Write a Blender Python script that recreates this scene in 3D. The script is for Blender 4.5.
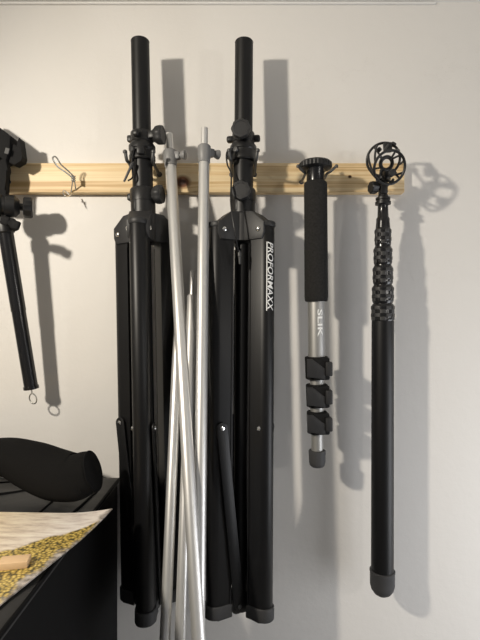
import bpy, bmesh, math, random
from mathutils import Vector, Matrix
from math import pi, sin, cos, radians

for o in list(bpy.data.objects):
    bpy.data.objects.remove(o)
SC = bpy.context.scene
COL = SC.collection

# ------------------------------------------------------------------ camera
D = 0.97          # lens to wall, metres
F = 462.0         # focal length in pixels of a 480x640 frame
cam_d = bpy.data.cameras.new('camera')
cam_d.sensor_fit = 'VERTICAL'
cam_d.sensor_height = 36.0
cam_d.lens = 36.0 * F / 640.0
cam_d.clip_start = 0.01
cam = bpy.data.objects.new('camera', cam_d)
cam.location = (0, -D, 0)
cam.rotation_euler = (pi / 2, 0, 0)
COL.objects.link(cam)
SC.camera = cam

# ------------------------------------------------------------------ light
w = bpy.data.worlds.new('world')
w.use_nodes = True
w.node_tree.nodes['Background'].inputs[0].default_value = (0.96, 0.96, 1.0, 1)
w.node_tree.nodes['Background'].inputs[1].default_value = 0.15
SC.world = w


def lamp(name, loc, energy, color, radius):
    l = bpy.data.lights.new(name, 'POINT')
    l.energy = energy
    l.color = color
    l.shadow_soft_size = radius
    o = bpy.data.objects.new(name, l)
    o.location = loc
    COL.objects.link(o)
    return o


def aim(o, d):
    o.rotation_euler = Vector(d).to_track_quat('-Z', 'Y').to_euler()


# spotlight on the low ceiling, left of the camera, turned towards the wall
sl = bpy.data.lights.new('ceiling_spot', 'SPOT')
sl.energy = 63.0
sl.color = (1.0, 0.915, 0.785)
sl.shadow_soft_size = 0.036
sl.spot_size = radians(110)
sl.spot_blend = 1.0
so = bpy.data.objects.new('ceiling_spot', sl)
so.location = (-0.85, -0.99, 0.48)
aim(so, (1.05, 0.99, -0.68))
COL.objects.link(so)
# soft fill light added out of frame at right to brighten the wall
wl = bpy.data.lights.new('right_fill', 'AREA')
wl.shape = 'RECTANGLE'
wl.size = 0.6
wl.size_y = 0.8
wl.energy = 7.5
wl.color = (0.95, 0.965, 1.0)
wo = bpy.data.objects.new('right_fill', wl)
wo.location = (1.15, -0.50, -0.55)
aim(wo, (-0.75, 0.50, 0.05))
COL.objects.link(wo)
lamp('room_bulb', (1.25, -1.4, 0.14), 9.0, (1.0, 0.95, 0.88), 0.05)

SC.view_settings.view_transform = 'Standard'
SC.view_settings.look = 'None'
SC.view_settings.gamma = 1.0
SC.view_settings.use_curve_mapping = False
SC.view_settings.exposure = 0.0


# ------------------------------------------------------------------ helpers
def P(u, v, d):
    """world point seen at (u, v) when it stands d metres in front of the wall"""
    k = (D - d) / F
    return Vector(((u - 240) * k, -d, (320 - v) * k))


def V(*a):
    return Vector(a)


def finish(bm, angle=35):
    bmesh.ops.recalc_face_normals(bm, faces=bm.faces)
    me = bpy.data.meshes.new('mesh')
    bm.to_mesh(me)
    bm.free()
    for p in me.polygons:
        p.use_smooth = True
    me.set_sharp_from_angle(angle=radians(angle))
    return me


def obj(name, bm, mat, parent=None, angle=35, label=None, offset=None):
    if offset is not None:
        bmesh.ops.translate(bm, verts=bm.verts, vec=-Vector(offset))
    me = finish(bm, angle)
    me.name = name
    o = bpy.data.objects.new(name, me)
    me.materials.append(mat)
    COL.objects.link(o)
    if parent is not None:
        o.parent = parent
    if label:
        o['label'] = label
    return o


def thing(name, label, cat, loc=(0, 0, 0), group=None):
    o = bpy.data.objects.new(name, None)
    o.empty_display_size = 0.02
    o.location = loc
    COL.objects.link(o)
    tag(o, label, cat, group)
    return o


def tag(o, label, cat, group=None):
    o['label'] = label
    o['category'] = cat
    if group:
        o['group'] = group
    return o


def struct(name, bm, mat):
    o = obj(name, bm, mat)
    o['kind'] = 'structure'
    return o


def frame(axis):
    a = Vector(axis).normalized()
    ref = V(0, 0, 1) if abs(a.z) < 0.9 else V(0, -1, 0)
    x = ref.cross(a).normalized()
    y = a.cross(x).normalized()
    return a, x, y


def box(bm, c, size, bev=0.0, rot=None, seg=2):
    c = Vector(c)
    m = Matrix.Translation(c)
    if rot is not None:
        m = m @ rot
    m = m @ Matrix.Diagonal((size[0], size[1], size[2], 1))
    r = bmesh.ops.create_cube(bm, size=1.0, matrix=m)
    if bev > 0:
        es = set()
        for v in r['verts']:
            es.update(v.link_edges)
        bmesh.ops.bevel(bm, geom=list(es), offset=bev, segments=seg, affect='EDGES', profile=0.5)
    return bm


def lathe(bm, base, axis, prof, n=32, mod=None):
    """prof: list of (distance along axis, radius); closed at both ends"""
    a, x, y = frame(axis)
    base = Vector(base)
    rings = []
    for (t, r) in prof:
        ring = []
        for i in range(n):
            th = 2 * pi * i / n
            rr = r if mod is None else r * mod(th, t)
            ring.append(bm.verts.new(base + a * t + (x * cos(th) + y * sin(th)) * max(rr, 1e-5)))
        rings.append(ring)
    for k in range(len(rings) - 1):
        for i in range(n):
            j = (i + 1) % n
            bm.faces.new((rings[k][i], rings[k][j], rings[k + 1][j], rings[k + 1][i]))
    bm.faces.new(rings[0][::-1])
    bm.faces.new(rings[-1])
    return bm


def catmull(pts, sub=8, closed=False):
    pts = [Vector(p) for p in pts]
    n = len(pts)
    out = []
    rng = range(n) if closed else range(n - 1)
    for i in rng:
        if closed:
            p0, p1, p2, p3 = pts[(i - 1) % n], pts[i], pts[(i + 1) % n], pts[(i + 2) % n]
        else:
            p0 = pts[i - 1] if i > 0 else pts[0] * 2 - pts[1]
            p1, p2 = pts[i], pts[i + 1]
            p3 = pts[i + 2] if i + 2 < n else pts[-1] * 2 - pts[-2]
        for s in range(sub):
            t = s / sub
            out.append(0.5 * ((2 * p1) + (p2 - p0) * t + (2 * p0 - 5 * p1 + 4 * p2 - p3) * t * t
                              + (3 * p1 - p0 - 3 * p2 + p3) * t ** 3))
    if not closed:
        out.append(pts[-1])
    return out


def tube(bm, pts, rad, n=12, closed=False, squash=None):
    """sweep a circle along pts; rad a number or a list"""
    pts = [Vector(p) for p in pts]
    m = len(pts)
    rad = rad if isinstance(rad, (list, tuple)) else [rad] * m
    tang = []
    for i in range(m):
        if closed:
            t = pts[(i + 1) % m] - pts[i - 1]
        else:
            t = pts[min(i + 1, m - 1)] - pts[max(i - 1, 0)]
        tang.append(t.normalized())
    a, x, y = frame(tang[0])
    rings = []
    for i in range(m):
        t = tang[i]
        x = (x - t * x.dot(t)).normalized()
        y = t.cross(x)
        ring = [bm.verts.new(pts[i] + (x * cos(2 * pi * k / n) + y * sin(2 * pi * k / n)) * rad[i]) for k in range(n)]
        rings.append(ring)
    for i in range(m if closed else m - 1):
        A, B = rings[i], rings[(i + 1) % m]
        off = 0
        if closed and i == m - 1:
            off = min(range(n), key=lambda q: (A[0].co - B[q].co).length)
        for k in range(n):
            bm.faces.new((A[k], A[(k + 1) % n], B[(k + 1 + off) % n], B[(k + off) % n]))
    if not closed:
        bm.faces.new(rings[0][::-1])
        bm.faces.new(rings[-1])
    return bm


def prism(bm, poly, z0, z1, mp, bev=0.0):
    """extrude a 2-D polygon; mp(a, b, h) gives the point"""
    lo = [bm.verts.new(mp(a, b, z0)) for a, b in poly]
    hi = [bm.verts.new(mp(a, b, z1)) for a, b in poly]
    n = len(poly)
    fs = [bm.faces.new(lo[::-1]), bm.faces.new(hi)]
    for i in range(n):
        j = (i + 1) % n
        fs.append(bm.faces.new((lo[i], lo[j], hi[j], hi[i])))
    if bev > 0:
        es = list(fs[0].edges) + list(fs[1].edges)
        bmesh.ops.bevel(bm, geom=es, offset=bev, segments=2, affect='EDGES', profile=0.5)
    return bm


def new():
    return bmesh.new()


# ------------------------------------------------------------------ materials
def mat(name, color, rough=0.5, metal=0.0, spec=0.5):
    m = bpy.data.materials.new(name)
    m.use_nodes = True
    b = m.node_tree.nodes['Principled BSDF']
    b.inputs['Base Color'].default_value = (*color, 1)
    b.inputs['Roughness'].default_value = rough
    b.inputs['Metallic'].default_value = metal
    b.inputs['Specular IOR Level'].default_value = spec
    return m


def N(m, typ, **kw):
    n = m.node_tree.nodes.new(typ)
    for k, v in kw.items():
        if k in n.inputs.keys():
            n.inputs[k].default_value = v
        else:
            setattr(n, k, v)
    return n


def L(m, a, ao, b, bi):
    m.node_tree.links.new(a.outputs[ao], b.inputs[bi])


def grain(m, scale=300, amount=0.15, bump=0.1, dist=0.0005, stretch=None, dark=0.6):
    """noise in tone and relief for a material made with mat()"""
    b = m.node_tree.nodes['Principled BSDF']
    col = b.inputs['Base Color'].default_value[:]
    tc = N(m, 'ShaderNodeTexCoord')
    src, so = tc, 'Object'
    if stretch:
        mp = N(m, 'ShaderNodeMapping')
        mp.inputs['Scale'].default_value = stretch
        L(m, tc, 'Object', mp, 'Vector')
        src, so = mp, 'Vector'
    nz = N(m, 'ShaderNodeTexNoise', Scale=scale, Detail=4.0)
    L(m, src, so, nz, 'Vector')
    mx = N(m, 'ShaderNodeMix')
    mx.data_type = 'RGBA'
    mx.inputs['A'].default_value = (col[0] * (1 - amount), col[1] * (1 - amount), col[2] * (1 - amount), 1)
    mx.inputs['B'].default_value = (min(1, col[0] * (1 + amount)), min(1, col[1] * (1 + amount)), min(1, col[2] * (1 + amount)), 1)
    mx.inputs[6].default_value = mx.inputs['A'].default_value if False else (col[0] * (1 - amount), col[1] * (1 - amount), col[2] * (1 - amount), 1)
    mx.inputs[7].default_value = (min(1, col[0] * (1 + amount)), min(1, col[1] * (1 + amount)), min(1, col[2] * (1 + amount)), 1)
    L(m, nz, 'Fac', mx, 0)
    m.node_tree.links.new(mx.outputs[2], b.inputs['Base Color'])
    if bump:
        bp = N(m, 'ShaderNodeBump', Strength=bump, Distance=dist)
        L(m, nz, 'Fac', bp, 'Height')
        L(m, bp, 'Normal', b, 'Normal')
    return m


M = {}
M['black_metal'] = grain(mat('black_powder_coat', (0.0055, 0.0055, 0.006), 0.42, 0, 0.35), 900, 0.2, 0.06, 0.0003)
M['black_gloss'] = grain(mat('black_gloss', (0.010, 0.010, 0.011), 0.22), 200, 0.1, 0.0)
M['black_plastic'] = grain(mat('black_plastic', (0.011, 0.011, 0.0115), 0.42, 0, 0.4), 700, 0.2, 0.08, 0.0003)
M['pad'] = grain(mat('knurled_rubber_pad', (0.036, 0.036, 0.037), 0.5, 0, 0.5), 700, 0.2, 0.08, 0.0003)
M['grey_plastic'] = grain(mat('dark_grey_plastic', (0.024, 0.024, 0.025), 0.5, 0, 0.4), 700, 0.2, 0.08, 0.0003)
M['mid_grey'] = grain(mat('mid_grey_plastic', (0.20, 0.20, 0.20), 0.45), 500, 0.1, 0.05, 0.0003)
M['rubber'] = grain(mat('black_rubber', (0.030, 0.030, 0.031), 0.7), 600, 0.25, 0.15, 0.0004)
M['foot_grey'] = grain(mat('grey_rubber', (0.045, 0.045, 0.047), 0.7), 600, 0.25, 0.15, 0.0004)
M['foam'] = grain(mat('grip_foam', (0.019, 0.0185, 0.018), 0.9, 0, 0.2), 260, 0.6, 0.6, 0.0008)
M['silver'] = grain(mat('satin_aluminium', (0.70, 0.695, 0.68), 0.38, 0.65), 60, 0.06, 0.0, stretch=(1, 1, 0.03))
M['alu'] = grain(mat('brushed_aluminium', (0.40, 0.395, 0.38), 0.48, 0.70), 60, 0.06, 0.0, stretch=(1, 1, 0.03))
M['dull_black'] = grain(mat('dull_black_casting', (0.010, 0.010, 0.0105), 0.75, 0, 0.15), 500, 0.3, 0.2, 0.0006)
M['chrome'] = mat('chrome', (0.85, 0.85, 0.84), 0.18, 1.0)
M['zinc'] = grain(mat('zinc_wire', (0.50, 0.50, 0.47), 0.35, 0.9), 400, 0.15, 0.0)
M['hook_grey'] = grain(mat('hook_grey', (0.06, 0.06, 0.06), 0.45, 0.3), 400, 0.15, 0.0)
M['white_ink'] = mat('white_print', (0.88, 0.88, 0.86), 0.6)
M['label_grey'] = mat('grey_label', (0.12, 0.12, 0.12), 0.7, 0, 0.1)
M['fabric'] = grain(mat('black_nylon', (0.004, 0.004, 0.0045), 0.7, 0, 0.12), 700, 0.35, 0.25, 0.0006)
M['fabric_top'] = grain(mat('black_nylon_lid', (0.018, 0.018, 0.019), 0.5, 0, 0.5), 35, 0.45, 0.25, 0.004)
M['cushion'] = grain(mat('black_jersey', (0.008, 0.0078, 0.0078), 0.95, 0, 0.1), 500, 0.4, 0.3, 0.0008)

# wall plaster
m = mat('painted_plaster', (0.745, 0.725, 0.695), 0.55, 0, 0.35)
b = m.node_tree.nodes['Principled BSDF']
tc = N(m, 'ShaderNodeTexCoord')
n1 = N(m, 'ShaderNodeTexNoise', Scale=26.0, Detail=6.0, Roughness=0.6)
n2 = N(m, 'ShaderNodeTexVoronoi', Scale=14.0)
n2.feature = 'DISTANCE_TO_EDGE'
n3 = N(m, 'ShaderNodeTexNoise', Scale=5.0, Detail=3.0)
for n in (n1, n3):
    L(m, tc, 'Object', n, 'Vector')
nd = N(m, 'ShaderNodeMix')
nd.data_type = 'VECTOR'
nd.inputs[0].default_value = 0.12
L(m, tc, 'Object', nd, 4)
L(m, n1, 'Color', nd, 5)
m.node_tree.links.new(nd.outputs[1], n2.inputs['Vector'])
rp = N(m, 'ShaderNodeValToRGB')
rp.color_ramp.elements[0].position = 0.0
rp.color_ramp.elements[1].position = 0.025
rp.color_ramp.elements[0].color = (1, 1, 1, 1)
rp.color_ramp.elements[1].color = (0, 0, 0, 1)
L(m, n2, 'Distance', rp, 'Fac')
gate = N(m, 'ShaderNodeValToRGB')
gate.color_ramp.elements[0].position = 0.56
gate.color_ramp.elements[1].position = 0.66
L(m, n3, 'Fac', gate, 'Fac')
mu = N(m, 'ShaderNodeMath', operation='MULTIPLY')
L(m, rp, 'Color', mu, 0)
L(m, gate, 'Color', mu, 1)
ad = N(m, 'ShaderNodeMath', operation='MULTIPLY_ADD')
L(m, mu, 'Value', ad, 0)
ad.inputs[1].default_value = 0.35
L(m, n1, 'Fac', ad, 2)
bp = N(m, 'ShaderNodeBump', Strength=0.33, Distance=0.003)
L(m, ad, 'Value', bp, 'Height')
L(m, bp, 'Normal', b, 'Normal')
M['wall'] = m
M['ceiling'] = grain(mat('ceiling_paint', (0.80, 0.79, 0.76), 0.7), 30, 0.03, 0.1, 0.002)
M['floor'] = grain(mat('grey_concrete', (0.30, 0.29, 0.27), 0.8), 9, 0.2, 0.1, 0.002)

# pine
m = mat('knotty_pine', (0.7, 0.5, 0.28), 0.5, 0, 0.4)
b = m.node_tree.nodes['Principled BSDF']
tc = N(m, 'ShaderNodeTexCoord')


def knot_mask(m, tc, pos, r):
    sb = N(m, 'ShaderNodeVectorMath', operation='SUBTRACT')
    L(m, tc, 'Object', sb, 0)
    sb.inputs[1].default_value = pos
    sc = N(m, 'ShaderNodeVectorMath', operation='MULTIPLY')
    L(m, sb, 'Vector', sc, 0)
    sc.inputs[1].default_value = (1.0 / r * 0.8, 0.0, 1.0 / r)
    ln = N(m, 'ShaderNodeVectorMath', operation='LENGTH')
    L(m, sc, 'Vector', ln, 0)
    return sb, ln


KN = (-0.1185, 0.0, 0.284)
sb, ln = knot_mask(m, tc, KN, 0.0125)
sb2, ln2 = knot_mask(m, tc, (0.226, 0, 0.295), 0.0032)
# grain lines bend around the large knot: z' = z + pull * falloff
fall = N(m, 'ShaderNodeMath', operation='POWER')
one = N(m, 'ShaderNodeMath', operation='MULTIPLY_ADD')
L(m, ln, 'Value', one, 0)
one.inputs[1].default_value = 0.9
one.inputs[2].default_value = 1.0
L(m, one, 'Value', fall, 0)
fall.inputs[1].default_value = -1.6
sep = N(m, 'ShaderNodeSeparateXYZ')
L(m, tc, 'Object', sep, 'Vector')
sz = N(m, 'ShaderNodeSeparateXYZ')
L(m, sb, 'Vector', sz, 'Vector')
warp = N(m, 'ShaderNodeMath', operation='MULTIPLY')
L(m, fall, 'Value', warp, 0)
L(m, sz, 'Z', warp, 1)
zz = N(m, 'ShaderNodeMath', operation='SUBTRACT')
L(m, sep, 'Z', zz, 0)
L(m, warp, 'Value', zz, 1)
cmb = N(m, 'ShaderNodeCombineXYZ')
xs = N(m, 'ShaderNodeMath', operation='MULTIPLY')
L(m, sep, 'X', xs, 0)
xs.inputs[1].default_value = 0.014
L(m, xs, 'Value', cmb, 'X')
L(m, sep, 'Y', cmb, 'Y')
L(m, zz, 'Value', cmb, 'Z')
ng = N(m, 'ShaderNodeTexNoise', Scale=300.0, Detail=2.0, Roughness=0.55)
L(m, cmb, 'Vector', ng, 'Vector')
nb = N(m, 'ShaderNodeTexNoise', Scale=75.0, Detail=1.0)
L(m, cmb, 'Vector', nb, 'Vector')
av = N(m, 'ShaderNodeMath', operation='MULTIPLY_ADD')
L(m, ng, 'Fac', av, 0)
av.inputs[1].default_value = 0.5
hb = N(m, 'ShaderNodeMath', operation='MULTIPLY')
L(m, nb, 'Fac', hb, 0)
hb.inputs[1].default_value = 0.5
L(m, hb, 'Value', av, 2)
cr = N(m, 'ShaderNodeValToRGB')
e = cr.color_ramp.elements
e[0].position = 0.38
e[0].color = (0.55, 0.36, 0.165, 1)
e[1].position = 0.60
e[1].color = (0.83, 0.67, 0.42, 1)
q = e.new(0.48)
q.color = (0.76, 0.565, 0.315, 1)
L(m, av, 'Value', cr, 'Fac')
last = cr
for l_, c0, c1 in ((ln, (0.045, 0.016, 0.008, 1), (0.19, 0.075, 0.03, 1)), (ln2, (0.03, 0.014, 0.008, 1), (0.16, 0.08, 0.03, 1))):
    kr = N(m, 'ShaderNodeValToRGB')
    ke = kr.color_ramp.elements
    ke[0].position = 0.35
    ke[0].color = c0
    ke[1].position = 0.85
    ke[1].color = c1
    L(m, l_, 'Value', kr, 'Fac')
    fr = N(m, 'ShaderNodeMapRange')
    fr.inputs['From Min'].default_value = 0.75
    fr.inputs['From Max'].default_value = 1.3
    fr.inputs['To Min'].default_value = 0.0
    fr.inputs['To Max'].default_value = 1.0
    L(m, l_, 'Value', fr, 'Value')
    mx = N(m, 'ShaderNodeMix')
    mx.data_type = 'RGBA'
    L(m, fr, 'Result', mx, 0)
    m.node_tree.links.new(kr.outputs[0], mx.inputs[6])
    m.node_tree.links.new(last.outputs[2] if last.bl_idname == 'ShaderNodeMix' else last.outputs[0], mx.inputs[7])
    last = mx
m.node_tree.links.new(last.outputs[2], b.inputs['Base Color'])
M['pine'] = m
M['block'] = grain(mat('pale_wood', (0.72, 0.50, 0.29), 0.55), 60, 0.12, 0.05, 0.0004, stretch=(1, 6, 6))

# ------------------------------------------------------------------ setting
FLOOR = -1.40
CEIL = 0.667
XL, XR, YF = -1.75, 2.3, -2.6
bm = new(); box(bm, ((XL + XR) / 2, 0.05, (CEIL + FLOOR) / 2), (XR - XL + 0.2, 0.1, CEIL - FLOOR)); struct('wall_back', bm, M['wall'])
bm = new(); box(bm, (XL - 0.05, YF / 2, (CEIL + FLOOR) / 2), (0.1, -YF, CEIL - FLOOR)); struct('wall_left', bm, M['wall'])
bm = new(); box(bm, ((XL + XR) / 2, YF / 2, CEIL + 0.05), (XR - XL + 0.2, -YF + 0.2, 0.1)); struct('ceiling', bm, M['ceiling'])
bm = new(); box(bm, ((XL + XR) / 2, YF / 2, FLOOR - 0.05), (XR - XL + 0.2, -YF + 0.2, 0.1)); struct('floor', bm, M['floor'])
# thin bead where wall meets ceiling
bm = new(); box(bm, (-0.45, -0.0025, CEIL - 0.0035), (1.72, 0.005, 0.005), 0.0012); struct('trim_1', bm, M['ceiling'])

# ------------------------------------------------------------------ rail
BF = 0.019                     # rail front face, metres from wall
RT, RB = 0.3235, 0.2622
bm = new(); box(bm, ((-0.95 + 0.3390) / 2, -BF / 2 - 0.0003, (RT + RB) / 2), (0.3390 + 0.95, BF, RT - RB), 0.0025, seg=3)
rail = tag(obj('wooden_rail', bm, M['pine']), 'long knotty pine board fixed flat across the white wall', 'rail')


# ------------------------------------------------------------------ hooks on the rail
def prong_hook(x, half, z, reach, label, r=0.0032, up=0.016, flare=0.003, group='grey hooks screwed to the pine rail'):
    t = thing('rail_hook', label, 'hook', (x, -BF, z), group)
    for s in (-1, 1):
        pts = [V(s * half, 0.004, 0), V(s * half, -reach * 0.5, -0.001), V(s * half, -reach * 0.85, 0.0),
               V(s * (half + flare * 0.4), -reach, 0.002), V(s * (half + flare), -reach - 0.004, up)]
        bm = new(); tube(bm, catmull(pts, 6), r, 12)
        lathe(bm, pts[-1] - V(0, 0, 0.003), (s * 0.15, -0.15, 1), [(0, r), (0.0005, r * 1.3), (0.004, r * 1.3), (0.006, r * 0.7)], 12)
        obj('prong', bm, M['hook_grey'], t)
    for k in (-1, 1):
        bm = new(); lathe(bm, (k * half, 0.0005, 0), (0, -1, 0), [(0, r * 1.7), (0.002, r * 1.7), (0.003, r * 1.2)], 14)
        obj('flange', bm, M['hook_grey'], t)
    return t


# ------------------------------------------------------------------ speaker stands
def knob_bm(base, axis):
    bm = new()
    lathe(bm, base, axis, [(0, 0.008), (0.005, 0.009), (0.0065, 0.0115), (0.010, 0.0140), (0.014, 0.0168), (0.018, 0.0178),
                           (0.024, 0.0178), (0.026, 0.0165), (0.0263, 0.013), (0.0255, 0.0125), (0.0255, 0.0005)], 40,
          mod=lambda th, t: 1 + (0.045 * cos(8 * th) if 0.012 < t < 0.0262 else 0))
    return bm


def leg_profile(r0, r1, hw, n=10):
    pts = [(r0, -hw), (r1 - hw, -hw)]
    for i in range(1, n):
        th = -pi / 2 + pi * i / n
        pts.append((r1 - hw + hw * cos(th), hw * sin(th)))
    pts += [(r1 - hw, hw), (r0, hw)]
    return pts


def bar_profile(p, q, hw, n=8):
    p, q = Vector((p[0], p[1])), Vector((q[0], q[1]))
    d = (q - p).normalized()
    s = Vector((-d.y, d.x))
    out = []
    for i in range(n + 1):
        th = pi / 2 + pi * i / n
        out.append(tuple(p + d * cos(th) * hw + s * sin(th) * hw))
    for i in range(n + 1):
        th = -pi / 2 + pi * i / n
        out.append(tuple(q + d * cos(th) * hw + s * sin(th) * hw))
    return out


def speaker_stand(label, loc, tilt, lean, azs, knob_az, logo=None, leg_tw=0.0):
    t = thing('speaker_stand', label, 'speaker stand', loc, 'folded speaker stands on the rail')
    t.rotation_euler = (radians(-lean), radians(tilt), 0)
    # telescoping pole
    bm = new()
    lathe(bm, (0, 0, 0.74), (0, 0, 1), [(0, 0.0176), (0.338, 0.0176), (0.340, 0.0180), (0.3415, 0.0172), (0.342, 0.0160), (0.342, 0.0005)], 40)
    obj('pole', bm, M['black_metal'], t)
    # wider lower tube of the mast
    bm = new()
    lathe(bm, (0, 0, 0.025), (0, 0, 1), [(0, 0.0135), (0.66, 0.0135), (0.665, 0.0195), (0.845, 0.0195)], 40)
    obj('mast_tube', bm, M['black_metal'], t)
    kd = V(cos(radians(knob_az)), sin(radians(knob_az)), 0)
    sd = V(-kd.y, kd.x, 0)
    rz = Matrix.Rotation(radians(knob_az), 4, 'Z')
    # upper clamp with its knob
    bm = new()
    lathe(bm, (0, 0, 0.882), (0, 0, 1), [(0, 0.0205), (0.001, 0.0215), (0.018, 0.0215), (0.0195, 0.0205), (0.020, 0.0178)], 40)
    box(bm, kd * 0.024 + V(0, 0, 0.892), (0.016, 0.026, 0.015), 0.003, rz)
    box(bm, kd * -0.024 + V(0, 0, 0.892), (0.011, 0.012, 0.013), 0.003, rz)
    for q in (-1, 1):
        box(bm, sd * 0.0245 * q + V(0, 0, 0.890), (0.013, 0.016, 0.012), 0.004, rz, 3)
    c = obj('pole_clamp', bm, M['black_plastic'], t)
    obj('knob', knob_bm(kd * 0.018 + V(0, 0, 0.893), kd), M['grey_plastic'], c)
    # collar that rides on the hook
    bm = new()
    lathe(bm, (0, 0, 0.845), (0, 0, 1), [(0, 0.0236), (0.002, 0.0252), (0.010, 0.0252), (0.012, 0.0240), (0.020, 0.0240), (0.022, 0.0255),
                                         (0.029, 0.0255), (0.032, 0.0235), (0.037, 0.0205)], 40)
    box(bm, kd.lerp(-sd, 0.75).normalized() * 0.026 + V(0, 0, 0.858), (0.012, 0.014, 0.018), 0.003,
        Matrix.Rotation(math.atan2(*(kd.lerp(-sd, 0.75).normalized().yx)), 4, 'Z'))
    col = obj('collar', bm, M['black_plastic'], t)
    fl = V(-0.55, -0.84, 0).normalized()
    bm = new(); lathe(bm, fl * 0.0235 + V(0, 0, 0.861), fl, [(0, 0.0055), (0.004, 0.0055), (0.0055, 0.0045), (0.006, 0.0005)], 16)
    obj('bolt', bm, M['hook_grey'], col)
    # lower clamp and knob
    bm = new()
    lathe(bm, (0, 0, 0.742), (0, 0, 1), [(0, 0.0235), (0.024, 0.0235), (0.0245, 0.0245), (0.047, 0.0245), (0.050, 0.0225), (0.051, 0.0198)], 40)
    box(bm, kd * 0.026 + V(0, 0, 0.778), (0.012, 0.024, 0.018), 0.003, rz)
    box(bm, kd * -0.026 + V(0, 0, 0.778), (0.010, 0.014, 0.014), 0.003, rz)
    box(bm, fl * 0.0235 + V(0, 0, 0.757), (0.003, 0.005, 0.022), 0.001, Matrix.Rotation(radians(-123), 4, 'Z'))
    c = obj('mast_clamp', bm, M['black_plastic'], t)
    obj('knob', knob_bm(kd * 0.0135 + V(0, 0, 0.779), kd), M['grey_plastic'], c)
    # locking pin on its tether
    if knob_az > -45:
        cp = [V(-0.009, -0.0245, 0.862), V(-0.013, -0.0255, 0.845), V(-0.014, -0.026, 0.825), V(-0.013, -0.029, 0.806), V(-0.022, -0.027, 0.800)]
        pp = [V(-0.012, -0.0285, 0.834), V(-0.029, -0.0285, 0.798)]
    else:
        cp = [V(-0.020, -0.020, 0.866), V(-0.031, -0.022, 0.855), V(-0.030, -0.024, 0.832), V(-0.023, -0.027, 0.815), V(-0.022, -0.040, 0.790),
              V(-0.022, -0.052, 0.75), V(-0.015, -0.058, 0.70), V(-0.006, -0.05, 0.655)]
        pp = [V(-0.006, -0.05, 0.664), V(-0.005, -0.049, 0.640)]
    bm = new(); tube(bm, catmull(cp, 8), 0.0016, 8)
    cd = obj('tether_cord', bm, M['black_gloss'], t)
    bm = new(); lathe(bm, pp[0], pp[1] - pp[0], [(0, 0.0022), (0.004, 0.0034), (0.010, 0.0034), (0.011, 0.0026), ((pp[1] - pp[0]).length, 0.0020)], 12)
    obj('locking_pin', bm, M['hook_grey'], cd)
    # hub
    bm = new()
    lathe(bm, (0, 0, 0.688), (0, 0, 1), [(0, 0.024), (0.001, 0.026), (0.052, 0.026), (0.056, 0.023)], 36)
    hub_faces = bm
    for az in azs:
        a = radians(az)
        er, et = V(cos(a), sin(a), 0), V(-sin(a), cos(a), 0)
        prism(bm, [(0.012, 0.688), (0.054, 0.688), (0.059, 0.700), (0.059, 0.719), (0.034, 0.741), (0.012, 0.744)], -0.0200, 0.0200,
              lambda p, q, h: er * p + et * h + V(0, 0, q), 0.002)
        prism(bm, leg_profile(0.042, 0.0698, 0.0184), 0.711, 0.722, lambda p, q, h: er * p + et * q + V(0, 0, h), 0.003)
    hub = obj('hub', bm, M['grey_plastic'], t)
    # bottom bracket
    bm = new()
    lathe(bm, (0, 0, 0.000), (0, 0, 1), [(0, 0.014), (0.002, 0.0175), (0.034, 0.0175), (0.036, 0.015)], 28)
    for az in azs:
        a = radians(az)
        er, et = V(cos(a), sin(a), 0), V(-sin(a), cos(a), 0)
        prism(bm, bar_profile((0.004, 0.017), (0.014, 0.016), 0.013), 0.012, 0.0192, lambda p, q, h: er * p + et * h + V(0, 0, q), 0.001)
    br = obj('bottom_bracket', bm, M['black_plastic'], t)
    for az in azs:
        a = radians(az)
        er, et = V(cos(a), sin(a), 0), V(-sin(a), cos(a), 0)
        bm = new(); prism(bm, leg_profile(0.0270, 0.0680, 0.0165), 0.020, 0.716, lambda p, q, h: er * p + et * q + V(0, 0, h), 0.001)
        # shallow groove lips along the sides
        for s in (-1, 1):
            prism(bm, [(0.0265, s * 0.0160), (0.0295, s * 0.0160), (0.0295, s * 0.0180), (0.0265, s * 0.0180)], 0.022, 0.68,
                  lambda p, q, h: er * p + et * q + V(0, 0, h))
        lg = obj('leg', bm, M['black_metal'], t)
        bm = new(); prism(bm, leg_profile(0.0250, 0.0708, 0.0188), 0.0, 0.024, lambda p, q, h: er * p + et * q + V(0, 0, h), 0.0025)
        obj('rubber_foot', bm, M['rubber'], lg)
        bm = new(); prism(bm, bar_profile((0.0490, 0.343), (0.012, 0.018), 0.0105), 0.0188, 0.0226,
                          lambda p, q, h: er * p + et * h + V(0, 0, q), 0.001)
        st = obj('strut', bm, M['black_metal'], t)
        for s, hh in ((1, 0.0226), (-1, 0.0168)):
            bm = new(); lathe(bm, er * 0.0490 + et * hh * s + V(0, 0, 0.343), et * s, [(0, 0.0042), (0.001, 0.0042), (0.0022, 0.0032), (0.0028, 0.0005)], 14)
            obj('rivet', bm, M['chrome'], st if s > 0 else lg)
            bm = new(); lathe(bm, er * 0.047 + et * 0.0205 * s + V(0, 0, 0.706), et * s, [(0, 0.0045), (0.0012, 0.0045), (0.0024, 0.0032), (0.0028, 0.0005)], 14)
            obj('bolt', bm, M['chrome'], hub)
        bm = new(); lathe(bm, er * 0.012 + et * 0.0226 + V(0, 0, 0.018), et, [(0, 0.004), (0.001, 0.004), (0.002, 0.003), (0.0024, 0.0005)], 14)
        obj('rivet', bm, M['hook_grey'], st)
        if logo is not None and az == logo:
            bm = logo_mesh(az, a)
            obj('logo_lettering', bm, M['white_ink'], lg, label='white lettering running down the leg')
    return t


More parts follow.
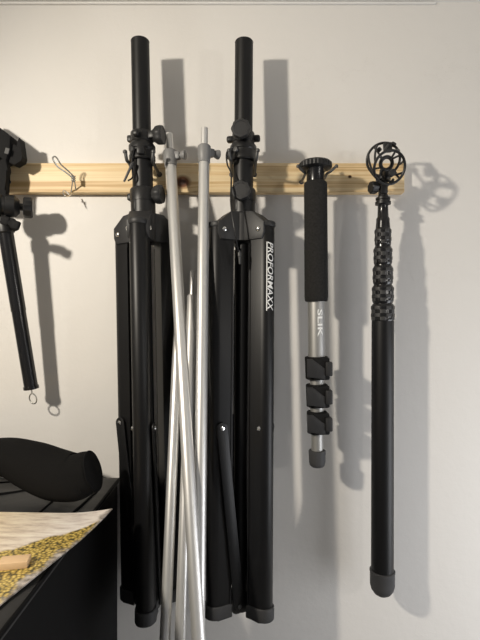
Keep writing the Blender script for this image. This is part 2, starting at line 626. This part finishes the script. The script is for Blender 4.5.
def text_verts(s, bold=0.0, shear=0.0):
    cu = bpy.data.curves.new('lettering', 'FONT')
    cu.body = s
    cu.size = 1.0
    cu.resolution_u = 3
    cu.offset = bold
    cu.shear = shear
    cu.fill_mode = 'FRONT'
    o = bpy.data.objects.new('lettering', cu)
    COL.objects.link(o)
    dg = bpy.context.evaluated_depsgraph_get()
    me = bpy.data.meshes.new_from_object(o.evaluated_get(dg))
    bpy.data.objects.remove(o)
    bm = new()
    bm.from_mesh(me)
    bpy.data.meshes.remove(me)
    bpy.data.curves.remove(cu)
    return bm


def wrap_text(s, length, height, cx, cy, r, th0, ztop, bold=0.0, shear=0.0):
    """letters reading downwards on an upright cylinder: line runs to -z, letter tops point to growing angle th"""
    bm = text_verts(s, bold, shear)
    xs = [v.co.x for v in bm.verts]; ys = [v.co.y for v in bm.verts]
    x0, x1, y0, y1 = min(xs), max(xs), min(ys), max(ys)
    bmesh.ops.subdivide_edges(bm, edges=[e for e in bm.edges if e.calc_length() > 0.25], cuts=2)
    for v in bm.verts:
        tx = (v.co.x - x0) / (x1 - x0) * length
        ty = (v.co.y - y0) / (y1 - y0) * height
        th = th0 + ty / r
        v.co = V(cx + r * cos(th), cy + r * sin(th), ztop - tx)
    return bm


def logo_mesh(az, a):
    R = 0.01665
    c = V(cos(a), sin(a), 0) * (0.0680 - 0.0165)
    th0 = radians(-88)
    bm = wrap_text('PROFORMAXX', 0.126, 0.0125, c.x, c.y, R, th0 + 0.0022 / R, 0.682, 0.012, 0.25)
    # underline
    n = 4
    vs = [[bm.verts.new(V(c.x + R * cos(th0 + k / n * 0.0018 / R), c.y + R * sin(th0 + k / n * 0.0018 / R), z)) for k in range(n + 1)] for z in (0.682, 0.556)]
    for k in range(n):
        bm.faces.new((vs[0][k], vs[0][k + 1], vs[1][k + 1], vs[1][k]))
    return bm


ZB = -0.540
standA = speaker_stand('black folded speaker stand left of the silver poles, one leg facing front', (-0.1692, -0.095, ZB + 0.001), -1.32, 1.2,
                       (-89, 151, 31), -12)
standB = speaker_stand('black folded speaker stand with white lettering, right of the silver poles', (0.0000, -0.105, ZB), 0.42, 1.8,
                       (-154, -34, 86), -97, logo=-34)
za = ZB + 0.844
prong_hook(-0.1692 - 0.844 * sin(radians(1.32)), 0.0232, za - 0.0046, 0.082, 'grey prong hook holding the left speaker stand under its collar')
prong_hook(0.0000 + 0.844 * sin(radians(0.42)), 0.0232, za - 0.0050, 0.090, 'grey prong hook holding the lettered speaker stand under its collar')


# ------------------------------------------------------------------ silver poles
def silver_pole(label, p_top, p_low, r_out, r_in=None, split=0.0, screw=None):
    """runs from p_top through p_low to the floor; inner section from 0 to split (metres), collar, then outer tube"""
    d = (p_low - p_top).normalized()
    ln_ = (FLOOR - p_top.z) / d.z
    base = p_top + d * ln_
    t = thing('silver_pole', label, 'pole', base, 'silver poles leaning between the speaker stands')
    bm = new()
    lathe(bm, p_top + d * split, d, [(0, r_out * 0.96), (0.001, r_out), (ln_ - split - 0.03, r_out)], 28)
    obj('outer_tube', bm, M['silver'], t, offset=base)
    bm = new(); lathe(bm, base - d * 0.035, d, [(0, r_out * 1.12), (0.028, r_out * 1.12), (0.033, r_out * 0.9)], 24)
    obj('end_cap', bm, M['rubber'], t, offset=base)
    if r_in:
        bm = new(); lathe(bm, p_top, d, [(0, r_in * 0.8), (0.001, r_in), (split + 0.01, r_in)], 24)
        obj('inner_tube', bm, M['silver'], t, offset=base)
    if screw is not None:
        c0 = p_top + d * (split - 0.022)
        bm = new()
        lathe(bm, c0, d, [(0, r_out * 1.02), (0.002, r_out * 1.22), (0.022, r_out * 1.28), (0.026, r_out * 1.12), (0.034, r_out * 1.12), (0.035, r_out)], 28)
        s = Vector(screw).normalized()
        box(bm, c0 + d * 0.012 + s * (r_out + 0.004), (0.012, 0.012, 0.015), 0.002, s.to_track_quat('X', 'Z').to_matrix().to_4x4())
        c = obj('collar', bm, M['mid_grey'], t, offset=base)
        bm = new()
        kb = c0 + d * 0.012 + s * (r_out + 0.007)
        lathe(bm, kb, s, [(0, 0.004), (0.004, 0.004), (0.005, 0.0065), (0.012, 0.0090), (0.014, 0.0090), (0.015, 0.0075)], 24)
        obj('thumb_screw', bm, M['mid_grey'], c, offset=base)
    return t


silver_pole('silver telescopic pole with grey collar, leaning across in front of the others', P(168.8, 134, 0.050), P(198.5, 640, 0.25), 0.0108, 0.0078, 0.060, (0.95, -0.25, 0))
silver_pole('upright silver telescopic pole with grey collar, beside the lettered stand', P(204.5, 128, 0.092), P(199.8, 540, 0.195), 0.0101, 0.0068, 0.058, (0.8, 0.5, 0))
silver_pole('silver pole at the left of the bundle, against the left stand', P(179.5, 300, 0.070), P(165, 640, 0.20), 0.0093, 0.0065, 0.03)
silver_pole('thin topped silver pole ending lowest, behind the crossing silver poles', P(193, 271, 0.060), P(180, 640, 0.20), 0.0093, 0.0052, 0.05)

# ------------------------------------------------------------------ monopod
md = 0.078
mo = P(317.3, 467, md)
ms = (D - md) / F
mz = lambda v: (467 - v) * ms         # height above the foot for an image row
t = thing('monopod', 'short silver monopod with black foam grip and flip locks, hung from the rail', 'monopod', mo)
t.rotation_euler = (0, radians(-0.35), 0)
bm = new(); lathe(bm, (0, 0, mz(301.5)), (0, 0, 1), [(0, 0.0205), (0.002, 0.0218), (0.010, 0.0226), (mz(184) - mz(301), 0.0222), (mz(182.5) - mz(301), 0.0215), (mz(181.5) - mz(301), 0.0185)], 40)
obj('foam_grip', bm, M['foam'], t)
bm = new(); lathe(bm, (0, 0, mz(360)), (0, 0, 1), [(0, 0.0162), (mz(299) - mz(360), 0.0162)], 40)
tb = obj('upper_tube', bm, M['alu'], t)
bm = wrap_text('SLIK', 27 * ms, 0.0105, 0, 0, 0.0164, radians(-92), mz(309.5), 0.02)
obj('brand_lettering', bm, M['white_ink'], tb, label='white lettering down the silver tube')
bm = new(); lathe(bm, (0, 0, mz(188)), (0, 0, 1), [(0, 0.0172), (mz(169) - mz(188), 0.0172), (mz(167.5) - mz(188), 0.019)], 36)
obj('neck', bm, M['black_gloss'], t)
bm = new(); lathe(bm, (0, 0, mz(169)), (0, 0, 1), [(0, 0.0270), (0.0006, 0.0300), (0.0015, 0.0310), (0.010, 0.0310), (0.011, 0.0295), (0.0120, 0.0285), (0.013, 0.0282), (0.0135, 0.0268)], 96,
                mod=lambda th, z: 1 + (0.022 * cos(32 * th) if 0.001 < z < 0.0105 else 0))
pl = obj('camera_platform', bm, M['black_plastic'], t)
bm = new(); lathe(bm, (0, 0, mz(169) + 0.0135), (0, 0, 1), [(0, 0.0032), (0.008, 0.0032), (0.009, 0.0022)], 14)
obj('camera_screw', bm, M['zinc'], pl)
# flip locks
for vt, vb, rt in ((356.5, 379, 0.0165), (384, 406.5, 0.0150), (411, 433, 0.0136)):
    bm = new()
    lathe(bm, (0, 0, mz(vb)), (0, 0, 1), [(0, rt + 0.0035), (0.001, rt + 0.005), (mz(vt) - mz(vb) - 0.002, rt + 0.0062), (mz(vt) - mz(vb), rt + 0.0045)], 32)
    h = mz(vt) - mz(vb)
    box(bm, (0.006, -rt - 0.001, mz(vb) + h * 0.5), (0.030, 0.013, h * 0.96), 0.003)
    lk = obj('flip_lock', bm, M['dull_black'], t)
    bm = new()
    prism(bm, [(-0.022, 0.15), (0.012, 0.06), (0.012, 0.5), (-0.012, 0.93), (-0.022, 0.93)], 0, 0.004,
          lambda p, q, e_: V(p, -rt - 0.0055 - e_, mz(vb) + h * q), 0.001)
    box(bm, (0.019, -rt - 0.004, mz(vb) + h * 0.5), (0.013, 0.018, h * 0.62), 0.0025)
    obj('lock_lever', bm, M['grey_plastic'], lk)
for v0, v1, r in ((386, 376, 0.0138), (413, 404, 0.0127), (452, 431, 0.0112)):
    bm = new(); lathe(bm, (0, 0, mz(v0)), (0, 0, 1), [(0, r), (mz(v1) - mz(v0), r)], 28)
    obj('leg_section', bm, M['alu'], t)
bm = new(); lathe(bm, (0, 0, 0), (0, 0, 1), [(0, 0.008), (0.001, 0.011), (0.004, 0.0142), (0.010, 0.0156), (mz(450) - 0.001, 0.0163), (mz(450), 0.0150)], 32,
                mod=lambda th, z: 1 + 0.02 * cos(10 * th))
obj('rubber_foot', bm, M['foot_grey'], t)
hz = mo.z + mz(169.5) - 0.0036
prong_hook(P(316.3, 170, md).x, 0.0212, hz - 0.0035, 0.066, 'grey prong hook holding the monopod under its round platform', 0.0026, 0.010, 0.0150)

# ------------------------------------------------------------------ boom pole
bd = 0.066
bo = P(382.3, 595.5, bd)
bs = (D - bd) / F
bz = lambda v: (595.5 - v) * bs
t = thing('boom_pole', 'long black telescopic boom pole with knurled grips and round cage on top', 'boom pole', bo)
t.rotation_euler = (0, radians(0.10), 0)
bm = new(); lathe(bm, (0, 0, bz(572)), (0, 0, 1), [(0, 0.0216), (bz(321) - bz(572), 0.0212)], 44)
obj('main_tube', bm, M['black_metal'], t)
bm = new(); lathe(bm, (0, 0, 0), (0, 0, 1), [(0, 0.004), (0.0015, 0.010), (0.006, 0.0165), (0.013, 0.0212), (0.022, 0.0236), (bz(572), 0.0236), (bz(571.3), 0.0243), (bz(570), 0.0243), (bz(569.6), 0.0218)], 40)
obj('end_cap', bm, M['foot_grey'], t)
rows = [(322.5, 304, 0.0218), (303.5, 285.5, 0.0203), (285, 266, 0.0189), (265.5, 247, 0.0173), (246.5, 228, 0.0154)]
for v0, v1, r in rows:
    bm = new()
    h = bz(v1) - bz(v0)
    nz_, nt = 26, 72
    rings = []
    for k in range(nz_ + 1):
        f = k / nz_
        prof_r = r * (0.89 + 0.11 * min(1.0, sin(pi * f) * 2.4))
        ring = []
        for i in range(nt):
            g = 0.0
            if 0.10 < f < 0.90:
                cell = int((f - 0.10) / 0.20) + int(i / (nt / 12))
                edge = (i % (nt // 18)) == 0
                g = 0.0007 if cell % 2 == 0 else 0.0
            th = 2 * pi * i / nt
            ring.append(bm.verts.new(V((prof_r + g) * cos(th), (prof_r + g) * sin(th), bz(v0) + h * f)))
        rings.append(ring)
    for k in range(nz_):
        for i in range(nt):
            j = (i + 1) % nt
            fc = bm.faces.new((rings[k][i], rings[k][j], rings[k + 1][j], rings[k + 1][i]))
            f = (k + 0.5) / nz_
            if 0.12 < f < 0.88 and (int((f - 0.10) / 0.20) + int(i / (nt / 12))) % 2 == 0:
                fc.material_index = 1
    bm.faces.new(rings[0][::-1]); bm.faces.new(rings[-1])
    gc = obj('grip_collar', bm, M['black_gloss'], t, angle=25)
    gc.data.materials.append(M['pad'])
bm = new(); lathe(bm, (0, 0, bz(322)), (0, 0, 1), [(0, 0.0196), (bz(304) - bz(322), 0.018), (bz(266) - bz(322), 0.016), (bz(228) - bz(322), 0.0138), (bz(222) - bz(322), 0.0128),
                (bz(219) - bz(322), 0.0128), (bz(217) - bz(322), 0.0105), (bz(206) - bz(322), 0.0098), (bz(204) - bz(322), 0.0115)], 32)
obj('top_section', bm, M['black_gloss'], t)
bm = new(); lathe(bm, (0, 0, bz(205)), (0, 0, 1), [(0, 0.012), (0.001, 0.0150), (0.006, 0.0150), (0.007, 0.0125), (0.009, 0.0125), (0.010, 0.0140), (0.014, 0.0140), (0.015, 0.010), (0.020, 0.009)], 30)
obj('tip_ring', bm, M['black_plastic'], t)
# suspension cage
c_far = P(382.5, 159.5, 0.076) - bo
c_near = P(388.8, 167.5, 0.112) - bo
sm_c = (c_far + c_near) / 2
bm = new()
box(bm, (0.0, 0, bz(187)), (0.015, 0.018, 0.030), 0.003)
lathe(bm, (0.001, 0, bz(180)), (0, 0, 1), [(0, 0.0135), (0.004, 0.0135), (0.006, 0.0085), (0.020, 0.0075)], 24)
box(bm, (0.002, -0.012, bz(177)), (0.012, 0.026, 0.016), 0.003)
lathe(bm, (-0.008, 0, bz(188)), (-1, -0.25, 0), [(0, 0.005), (0.004, 0.005), (0.005, 0.0105), (0.009, 0.0118), (0.017, 0.0118), (0.019, 0.010)], 30,
      mod=lambda th, z: 1 + (0.07 * cos(7 * th) if z > 0.0045 else 0))
mount = obj('shock_mount', bm, M['black_plastic'], t)
ax = V(0.14, -0.93, -0.34).normalized()
a_, x_, y_ = frame(ax)
ax2 = V(-0.30, -0.93, -0.20).normalized()
a2_, x2_, y2_ = frame(ax2)
R0, R1 = 0.0305, 0.0300


def far(th, k=1.0):
    return c_far + (x2_ * cos(th) + y2_ * sin(th)) * R0 * k


def near(th, k=1.0):
    return c_near + (x_ * cos(th) + y_ * sin(th)) * R1 * k


for fn in (far, near):
    bm = new(); tube(bm, [fn(2 * pi * k / 48) for k in range(48)], 0.0025, 10, closed=True)
    obj('hoop', bm, M['black_plastic'], mount)
for k in range(8):
    th = 2 * pi * k / 8 + 0.35
    p0, p3 = far(th), near(th + 1.0)
    bow = 1.10
    pts = catmull([p0, sm_c + (p0.lerp(p3, 0.33) - sm_c) * bow, sm_c + (p0.lerp(p3, 0.67) - sm_c) * bow, p3], 6)
    bm = new(); tube(bm, pts, 0.0021, 8)
    obj('cage_rib', bm, M['black_plastic'], mount)
for k in range(4):
    th = 2 * pi * k / 4 + 0.6
    p0, p3 = far(th), near(th + 0.3)
    bm = new(); tube(bm, catmull([p0, sm_c + (p0.lerp(p3, 0.35) - sm_c) * 0.42, sm_c + (p0.lerp(p3, 0.65) - sm_c) * 0.42, p3], 6), 0.0020, 8)
    obj('elastic_band', bm, M['rubber'], mount)
bm = new()
pts = [sm_c + (x_ * cos(2 * pi * k / 32) + y_ * sin(2 * pi * k / 32)) * 0.0115 for k in range(32)]
tube(bm, pts, 0.0036, 10, closed=True)
obj('microphone_ring', bm, M['black_plastic'], mount)
for th, pp, q in ((1.5, P(386.8, 147.5, 0.094), 0.019), (0.5, P(392.5, 144.5, 0.080), 0.010), (-0.6, P(391.5, 173, 0.108), 0.014), (2.4, P(378, 150, 0.080), 0.010)):
    bm = new(); box(bm, pp - bo, (q, 0.008, q * 0.85), 0.0025, Matrix.Rotation(th, 4, 'Y'))
    obj('cord_clip', bm, M['grey_plastic'], mount)
# its hook on the rail
prong_hook(P(383.8, 183, bd).x, 0.0121, bo.z + bz(180) - 0.0062, 0.050, 'grey prong hook behind the boom pole under its round cage', 0.0020, 0.004)

# ------------------------------------------------------------------ hanging arm at the left edge
g0 = P(31.4, 389, 0.050)
g1 = P(5.5, 231, 0.078)
ga = (g1 - g0).normalized()
gl = (g1 - g0).length
t = thing('hanging_arm', 'black tube arm with swivel head and screw eye, hanging at the left edge', 'arm', g0)
bm = new(); lathe(bm, g0, ga, [(0, 0.0126), (0.0004, 0.0146), (0.006, 0.0146), (0.0065, 0.0130), (gl * 0.5, 0.0130), (gl * 0.502, 0.0138), (gl + 0.01, 0.0138)], 36)
obj('arm_tube', bm, M['black_gloss'], t, offset=g0)
bm = new()
pe = g0 - ga * 0.020
tube(bm, [g0 + ga * 0.004, g0 - ga * 0.0095], 0.0013, 10)
ring = []
xr = V(0.90, -0.42, 0.1).normalized()
xr = (xr - ga * xr.dot(ga)).normalized()
for k in range(29):
    th = pi / 2 + 0.25 + (2 * pi - 0.5) * k / 28
    ring.append(pe + xr * cos(th) * 0.0098 + ga * sin(th) * 0.0102)
tube(bm, ring, 0.0013, 10)
obj('screw_eye', bm, M['zinc'], t, offset=g0, label='small steel screw eye')
# swivel joint
jc = P(7, 206, 0.078)
xa = V(0.93, 0.36, 0.0).normalized()
bm = new()
lathe(bm, jc - xa * 0.030, xa, [(0, 0.019), (0.002, 0.0215), (0.020, 0.0215), (0.022, 0.019), (0.026, 0.019), (0.028, 0.0215), (0.044, 0.0215), (0.047, 0.018), (0.052, 0.013)], 36)
lathe(bm, g1 - ga * 0.004, ga, [(0, 0.0155), (0.002, 0.0170), (0.020, 0.0170), (0.030, 0.012)], 30)
jn = obj('swivel_joint', bm, M['black_plastic'], t, offset=g0)
bm = new(); lathe(bm, jc + xa * 0.020, xa, [(0, 0.007), (0.008, 0.007), (0.009, 0.018), (0.011, 0.0198), (0.023, 0.0198), (0.0255, 0.0178), (0.026, 0.012), (0.0262, 0.0005)], 40,
                mod=lambda th, z: 1 + (0.035 * cos(12 * th) if 0.0085 < z < 0.025 else 0))
obj('knob', bm, M['black_plastic'], jn, offset=g0)
wc = P(13, 224, 0.100)
wa = V(0.25, -0.95, 0.15).normalized()
bm = new(); lathe(bm, wc - wa * -0.012, -wa, [(0, 0.008), (0.010, 0.009), (0.03, 0.008)], 20)
for s in (-1, 1):
    q = Matrix.Rotation(radians(20), 4, 'Y')
    box(bm, wc + V(s * 0.0095, -0.010, s * -0.004), (0.017, 0.008, 0.017), 0.0035, q, 3)
obj('wing_nut', bm, M['dull_black'], jn, offset=g0)
# neck and head
bm = new()
prism(bm, [(-14, 202), (5, 202), (6, 190), (4.5, 178), (8, 170), (6, 160), (-6, 150), (-16, 160)], 0.054, 0.070, lambda u, v, d: P(u, v, 0.07) + V(0, -(d - 0.07), 0), 0.003)
obj('neck', bm, M['dull_black'], t, offset=g0)
bm = new()
prism(bm, [(-22, 112), (0.5, 128), (10.5, 135.5), (9.5, 149), (6, 160), (-2, 163), (-26, 150)], 0.034, 0.070, lambda u, v, d: P(u, v, 0.07) + V(0, -(d - 0.07), 0), 0.004)
hd = obj('clamp_head', bm, M['dull_black'], t, offset=g0)
bm = new(); box(bm, P(7.0, 151, 0.0712), (0.008, 0.002, 0.0115), 0.0006, Matrix.Rotation(radians(15), 4, 'Y'))
obj('label_patch', bm, M['label_grey'], hd, offset=g0, label='small grey patch')
bm = new()
prism(bm, [(3, 148), (9, 146), (14, 143.5), (16.3, 147.5), (17.2, 141), (18.4, 137.3), (19.6, 138), (20.6, 146), (22.2, 156.5), (21, 160.5), (14, 164.5), (8, 162), (3, 157)], 0.040, 0.062,
      lambda u, v, d: P(u, v, 0.063) + V(0, -(d - 0.063), 0), 0.0009)
obj('latch_lever', bm, M['dull_black'], hd, offset=g0, angle=18)
prong_hook(P(0, 185, 0.06).x - 0.012, 0.0095, 0.284, 0.024, 'grey prong hook behind the hanging arm at the left edge', 0.0026, 0.010)

# ------------------------------------------------------------------ empty wire hook
c = P(73.5, 178.5, BF + 0.022)
t = thing('wire_hook', 'empty bent steel wire hook on the pine rail, right of the hanging arm', 'hook', P(74, 186, BF))
o_ = P(74, 186, BF)
bm = new()
lp = [P(72.8, 178, BF + 0.024), P(66, 172.5, BF + 0.036), P(58, 167, BF + 0.050), P(53.8, 161, BF + 0.060), P(53, 157.6, BF + 0.064),
      P(55.2, 156.6, BF + 0.064), P(58, 159.5, BF + 0.060), P(61, 164.5, BF + 0.051), P(67.5, 170.3, BF + 0.037), P(74, 176.5, BF + 0.025)]
tube(bm, catmull(lp, 8), 0.0015, 8)
obj('upper_loop', bm, M['zinc'], t, offset=o_)
bm = new()
for k in range(3):
    cc = c + V(0, 0, 0.004 - 0.004 * k)
    ring = [cc + V(0.0030 * cos(2 * pi * i / 16), 0.003 * sin(2 * pi * i / 16), 0.001 * sin(4 * pi * i / 16)) for i in range(16)]
    tube(bm, ring, 0.0015, 8, closed=True)
obj('twist', bm, M['zinc'], t, offset=o_)
bm = new(); tube(bm, catmull([P(73, 179, BF + 0.023), P(72, 186, BF + 0.012), P(71, 192, BF + 0.001)], 6), 0.0013, 8)
tube(bm, catmull([P(74, 179, BF + 0.023), P(75.2, 185, BF + 0.010), P(75.6, 190, BF + 0.001)], 6), 0.0013, 8)
obj('standoff', bm, M['zinc'], t, offset=o_)
bm = new(); tube(bm, catmull([P(72, 193.5, BF + 0.004), P(69, 196, BF + 0.018), P(66, 196.5, BF + 0.028), P(63.2, 193, BF + 0.032), P(64, 190.5, BF + 0.030), P(66.5, 192, BF + 0.024), P(69.5, 195, BF + 0.010)], 8), 0.0012, 8)
obj('lower_loop', bm, M['chrome'], t, offset=o_)

# ------------------------------------------------------------------ black case, lower left
TOP = -0.3235
CX = -0.2535
t = thing('equipment_case', 'large black nylon equipment case against the wall, lower left', 'case', (-0.62, -0.32, FLOOR))
of = (-0.62, -0.32, FLOOR)
bm = new(); box(bm, ((CX - 0.99) / 2, -0.315, (FLOOR + TOP - 0.012) / 2), (CX + 0.99, 0.61, TOP - 0.012 - FLOOR), 0.006)
obj('body', bm, M['fabric'], t, offset=of)
bm = new()
nx, ny = 60, 50
rnd = random.Random(4)


def lid_z(x, y):
    return TOP - 0.001 - 0.0018 * (1 + sin(x * 31 + y * 17)) * 0.5 - 0.0012 * (1 + sin(x * 9 - y * 43 + 1)) * 0.5


X0, X1, Y0, Y1 = -0.992, CX + 0.001, -0.622, -0.008
grid = [[bm.verts.new(V(X0 + (X1 - X0) * i / nx, Y0 + (Y1 - Y0) * j / ny, 0)) for j in range(ny + 1)] for i in range(nx + 1)]
low = [[None] * (ny + 1) for _ in range(nx + 1)]
for i in range(nx + 1):
    for j in range(ny + 1):
        v = grid[i][j].co
        v.z = lid_z(v.x, v.y) - (0.004 if i in (0, nx) or j in (0, ny) else 0)
for i in range(nx):
    for j in range(ny):
        bm.faces.new((grid[i][j], grid[i + 1][j], grid[i + 1][j + 1], grid[i][j + 1]))
be = [e for e in bm.edges if len(e.link_faces) == 1]
ex = bmesh.ops.extrude_edge_only(bm, edges=be)
for g in ex['geom']:
    if isinstance(g, bmesh.types.BMVert):
        g.co.z = TOP - 0.016
obj('lid', bm, M['fabric_top'], t, offset=of)
bm = new(); tube(bm, [V(CX + 0.001, Y0, TOP - 0.008), V(CX + 0.001, Y1, TOP - 0.008)], 0.0032, 8)
tube(bm, [V(X0, Y0, TOP - 0.008), V(CX, Y0, TOP - 0.008)], 0.0032, 8)
obj('edge_piping', bm, M['fabric'], t, offset=of)


def on_lid(u, v, lift=0.0):
    dist = -(TOP + lift) * F / (v - 320.0)
    return V((u - 240) * dist / F, dist - D, TOP + lift)


for pts in ([on_lid(-40, 496), on_lid(0, 493), on_lid(30, 489)], [on_lid(25, 523), on_lid(37, 514), on_lid(52, 501)], [on_lid(-40, 486), on_lid(10, 481.5), on_lid(34, 485)],
            [on_lid(70, 514), on_lid(82, 504), on_lid(97, 490)]):
    bm = new(); tube(bm, catmull([p - V(0, 0, 0.0015) for p in pts], 8), 0.0022, 8)
    obj('seam', bm, M['fabric'], t, offset=of)

# ------------------------------------------------------------------ curved cushion on the case
path = [(91, 471.5, 0.172, 0.0345), (85, 473, 0.172, 0.0365), (74, 477, 0.168, 0.0405), (55, 474, 0.152, 0.0440), (32, 465, 0.135, 0.0420), (8, 457, 0.118, 0.0350), (-22, 459, 0.10, 0.0335), (-55, 470, 0.105, 0.035), (-80, 474, 0.15, 0.038)]
t = thing('neck_cushion', 'black curved fabric neck cushion lying on the black case', 'cushion', P(74, 500, 0.16))
of = P(74, 500, 0.16)
cp = catmull([P(u, v, d) for u, v, d, r in path], 8)
rr = [p.x for p in catmull([V(r, 0, 0) for u, v, d, r in path], 8)]
# rounded end
d0 = (cp[0] - cp[1]).normalized()
d0 = (d0 * 0.3 + V(0.95, -0.04, 0.34).normalized() * 0.9).normalized()
extra = [cp[0] + d0 * 0.004, cp[0] + d0 * 0.0065]
bm = new(); tube(bm, [extra[1], extra[0]] + cp, [rr[0] * 0.93, rr[0] * 0.985] + rr, 32)
obj('cushion_body', bm, M['cushion'], t, angle=60, offset=of)
a_, x_, y_ = frame(d0)
bm = new(); tube(bm, [cp[0] + d0 * 0.004 + (x_ * cos(2 * pi * k / 40) + y_ * sin(2 * pi * k / 40)) * rr[0] * 0.985 for k in range(40)], 0.0016, 8, closed=True)
obj('seam_piping', bm, M['fabric'], t, offset=of)

# ------------------------------------------------------------------ landscape print on the case
m = mat('landscape_print', (0.7, 0.6, 0.5), 0.32, 0, 0.5)
b = m.node_tree.nodes['Principled BSDF']
tc = N(m, 'ShaderNodeTexCoord')
sp = N(m, 'ShaderNodeSeparateXYZ')
L(m, tc, 'Object', sp, 'Vector')      # x to the right edge (0 = right edge), y away from the viewer (0 = far edge)
nz = N(m, 'ShaderNodeTexNoise', Scale=26.0, Detail=5.0)
L(m, tc, 'Object', nz, 'Vector')
st = N(m, 'ShaderNodeMapping')
st.inputs['Scale'].default_value = (14, 60, 1)
st.inputs['Rotation'].default_value = (0, 0, radians(-18))
L(m, tc, 'Object', st, 'Vector')
ns = N(m, 'ShaderNodeTexNoise', Scale=1.6, Detail=5.0, Roughness=0.65)
L(m, st, 'Vector', ns, 'Vector')
sky = N(m, 'ShaderNodeValToRGB')
e = sky.color_ramp.elements
e[0].position = 0.34; e[0].color = (0.55, 0.47, 0.42, 1)
e[1].position = 0.66; e[1].color = (0.90, 0.86, 0.80, 1)
q = e.new(0.50); q.color = (0.78, 0.71, 0.65, 1)
L(m, ns, 'Fac', sky, 'Fac')
vo = N(m, 'ShaderNodeTexVoronoi', Scale=210.0)
L(m, tc, 'Object', vo, 'Vector')
fl_ = N(m, 'ShaderNodeValToRGB')
e = fl_.color_ramp.elements
e[0].position = 0.10; e[0].color = (0.80, 0.62, 0.20, 1)
e[1].position = 0.75; e[1].color = (0.07, 0.06, 0.025, 1)
q = e.new(0.42); q.color = (0.48, 0.34, 0.08, 1)
L(m, vo, 'Distance', fl_, 'Fac')
# flowers grow below a slanting, ragged line
yy = N(m, 'ShaderNodeMath', operation='MULTIPLY_ADD')
L(m, sp, 'X', yy, 0); yy.inputs[1].default_value = -0.80
L(m, sp, 'Y', yy, 2)
wv = N(m, 'ShaderNodeMath', operation='MULTIPLY_ADD')
L(m, nz, 'Fac', wv, 0); wv.inputs[1].default_value = 0.05
L(m, yy, 'Value', wv, 2)
mr = N(m, 'ShaderNodeMapRange')
mr.inputs['From Min'].default_value = -0.006; mr.inputs['From Max'].default_value = -0.014
L(m, wv, 'Value', mr, 'Value')
gold = N(m, 'ShaderNodeMapRange')
gold.inputs['From Min'].default_value = -0.05; gold.inputs['From Max'].default_value = -0.22
L(m, sp, 'X', gold, 'Value')
gm = N(m, 'ShaderNodeMix'); gm.data_type = 'RGBA'; gm.blend_type = 'MULTIPLY'
L(m, gold, 'Result', gm, 0)
m.node_tree.links.new(sky.outputs[0], gm.inputs[6])
gm.inputs[7].default_value = (1.0, 0.88, 0.62, 1)
mx = N(m, 'ShaderNodeMix'); mx.data_type = 'RGBA'
L(m, mr, 'Result', mx, 0)
m.node_tree.links.new(gm.outputs[2], mx.inputs[6])
m.node_tree.links.new(fl_.outputs[0], mx.inputs[7])
# grey margin towards the right edge
gr = N(m, 'ShaderNodeValToRGB')
e = gr.color_ramp.elements
e[0].position = 0.35; e[0].color = (0.14, 0.115, 0.095, 1)
e[1].position = 0.66; e[1].color = (0.55, 0.50, 0.46, 1)
n5 = N(m, 'ShaderNodeTexNoise', Scale=120.0, Detail=5.0)
L(m, tc, 'Object', n5, 'Vector')
L(m, n5, 'Fac', gr, 'Fac')
mm = N(m, 'ShaderNodeMath', operation='MULTIPLY_ADD')
L(m, nz, 'Fac', mm, 0); mm.inputs[1].default_value = 0.05
xe = N(m, 'ShaderNodeMath', operation='MULTIPLY_ADD')
L(m, sp, 'Y', xe, 0); xe.inputs[1].default_value = -0.20
L(m, sp, 'X', xe, 2)
L(m, xe, 'Value', mm, 2)
m2 = N(m, 'ShaderNodeMapRange')
m2.inputs['From Min'].default_value = 0.012; m2.inputs['From Max'].default_value = 0.021
L(m, mm, 'Value', m2, 'Value')
mx2 = N(m, 'ShaderNodeMix'); mx2.data_type = 'RGBA'
L(m, m2, 'Result', mx2, 0)
m.node_tree.links.new(mx.outputs[2], mx2.inputs[6])
m.node_tree.links.new(gr.outputs[0], mx2.inputs[7])
m.node_tree.links.new(mx2.outputs[2], b.inputs['Base Color'])
M['print'] = m

pc = V(-0.2115, 0.766 - D, TOP)                     # far right corner on the lid plane
ang = 0.04            # turned a little clockwise from the case
bm = new()
W, H = 0.55, 0.36
nx, ny = 44, 36
top_v, bot_v = {}, {}
for i in range(nx + 1):
    for j in range(ny + 1):
        x = -W * i / nx
        y = -H * j / ny
        # the far right corner curls up
        q = max(0.0, 1 - (-x * 0.8 - y * 0.6) / 0.07)
        z = 0.0022 + 0.009 * q * q
        x += 0.20 * y
        top_v[i, j] = bm.verts.new(V(x, y, z))
        bot_v[i, j] = bm.verts.new(V(x, y, z - 0.0018))
for i in range(nx):
    for j in range(ny):
        bm.faces.new((top_v[i, j], top_v[i, j + 1], top_v[i + 1, j + 1], top_v[i + 1, j]))
        bm.faces.new((bot_v[i, j], bot_v[i + 1, j], bot_v[i + 1, j + 1], bot_v[i, j + 1]))
for i in range(nx):
    for j in (0, ny):
        bm.faces.new((top_v[i, j], top_v[i + 1, j], bot_v[i + 1, j], bot_v[i, j]))
for j in range(ny):
    for i in (0, nx):
        bm.faces.new((top_v[i, j], top_v[i, j + 1], bot_v[i, j + 1], bot_v[i, j]))
pr = obj('landscape_print', bm, M['print'])
pr.location = pc
pr.rotation_euler = (0, 0, -ang)
tag(pr, 'loose landscape print with yellow flowers, lying on the black case', 'print')

# ------------------------------------------------------------------ wooden block on the print
bc = on_lid(14.5, 567.5)
bm = new(); box(bm, (0, 0, 0.0045), (0.036, 0.021, 0.009), 0.0008)
bk = obj('wooden_block', bm, M['block'])
bk.location = bc + V(0, 0, 0.0023)
bk.rotation_euler = (0, 0, radians(11))
tag(bk, 'small pale wooden block lying on the landscape print', 'block')
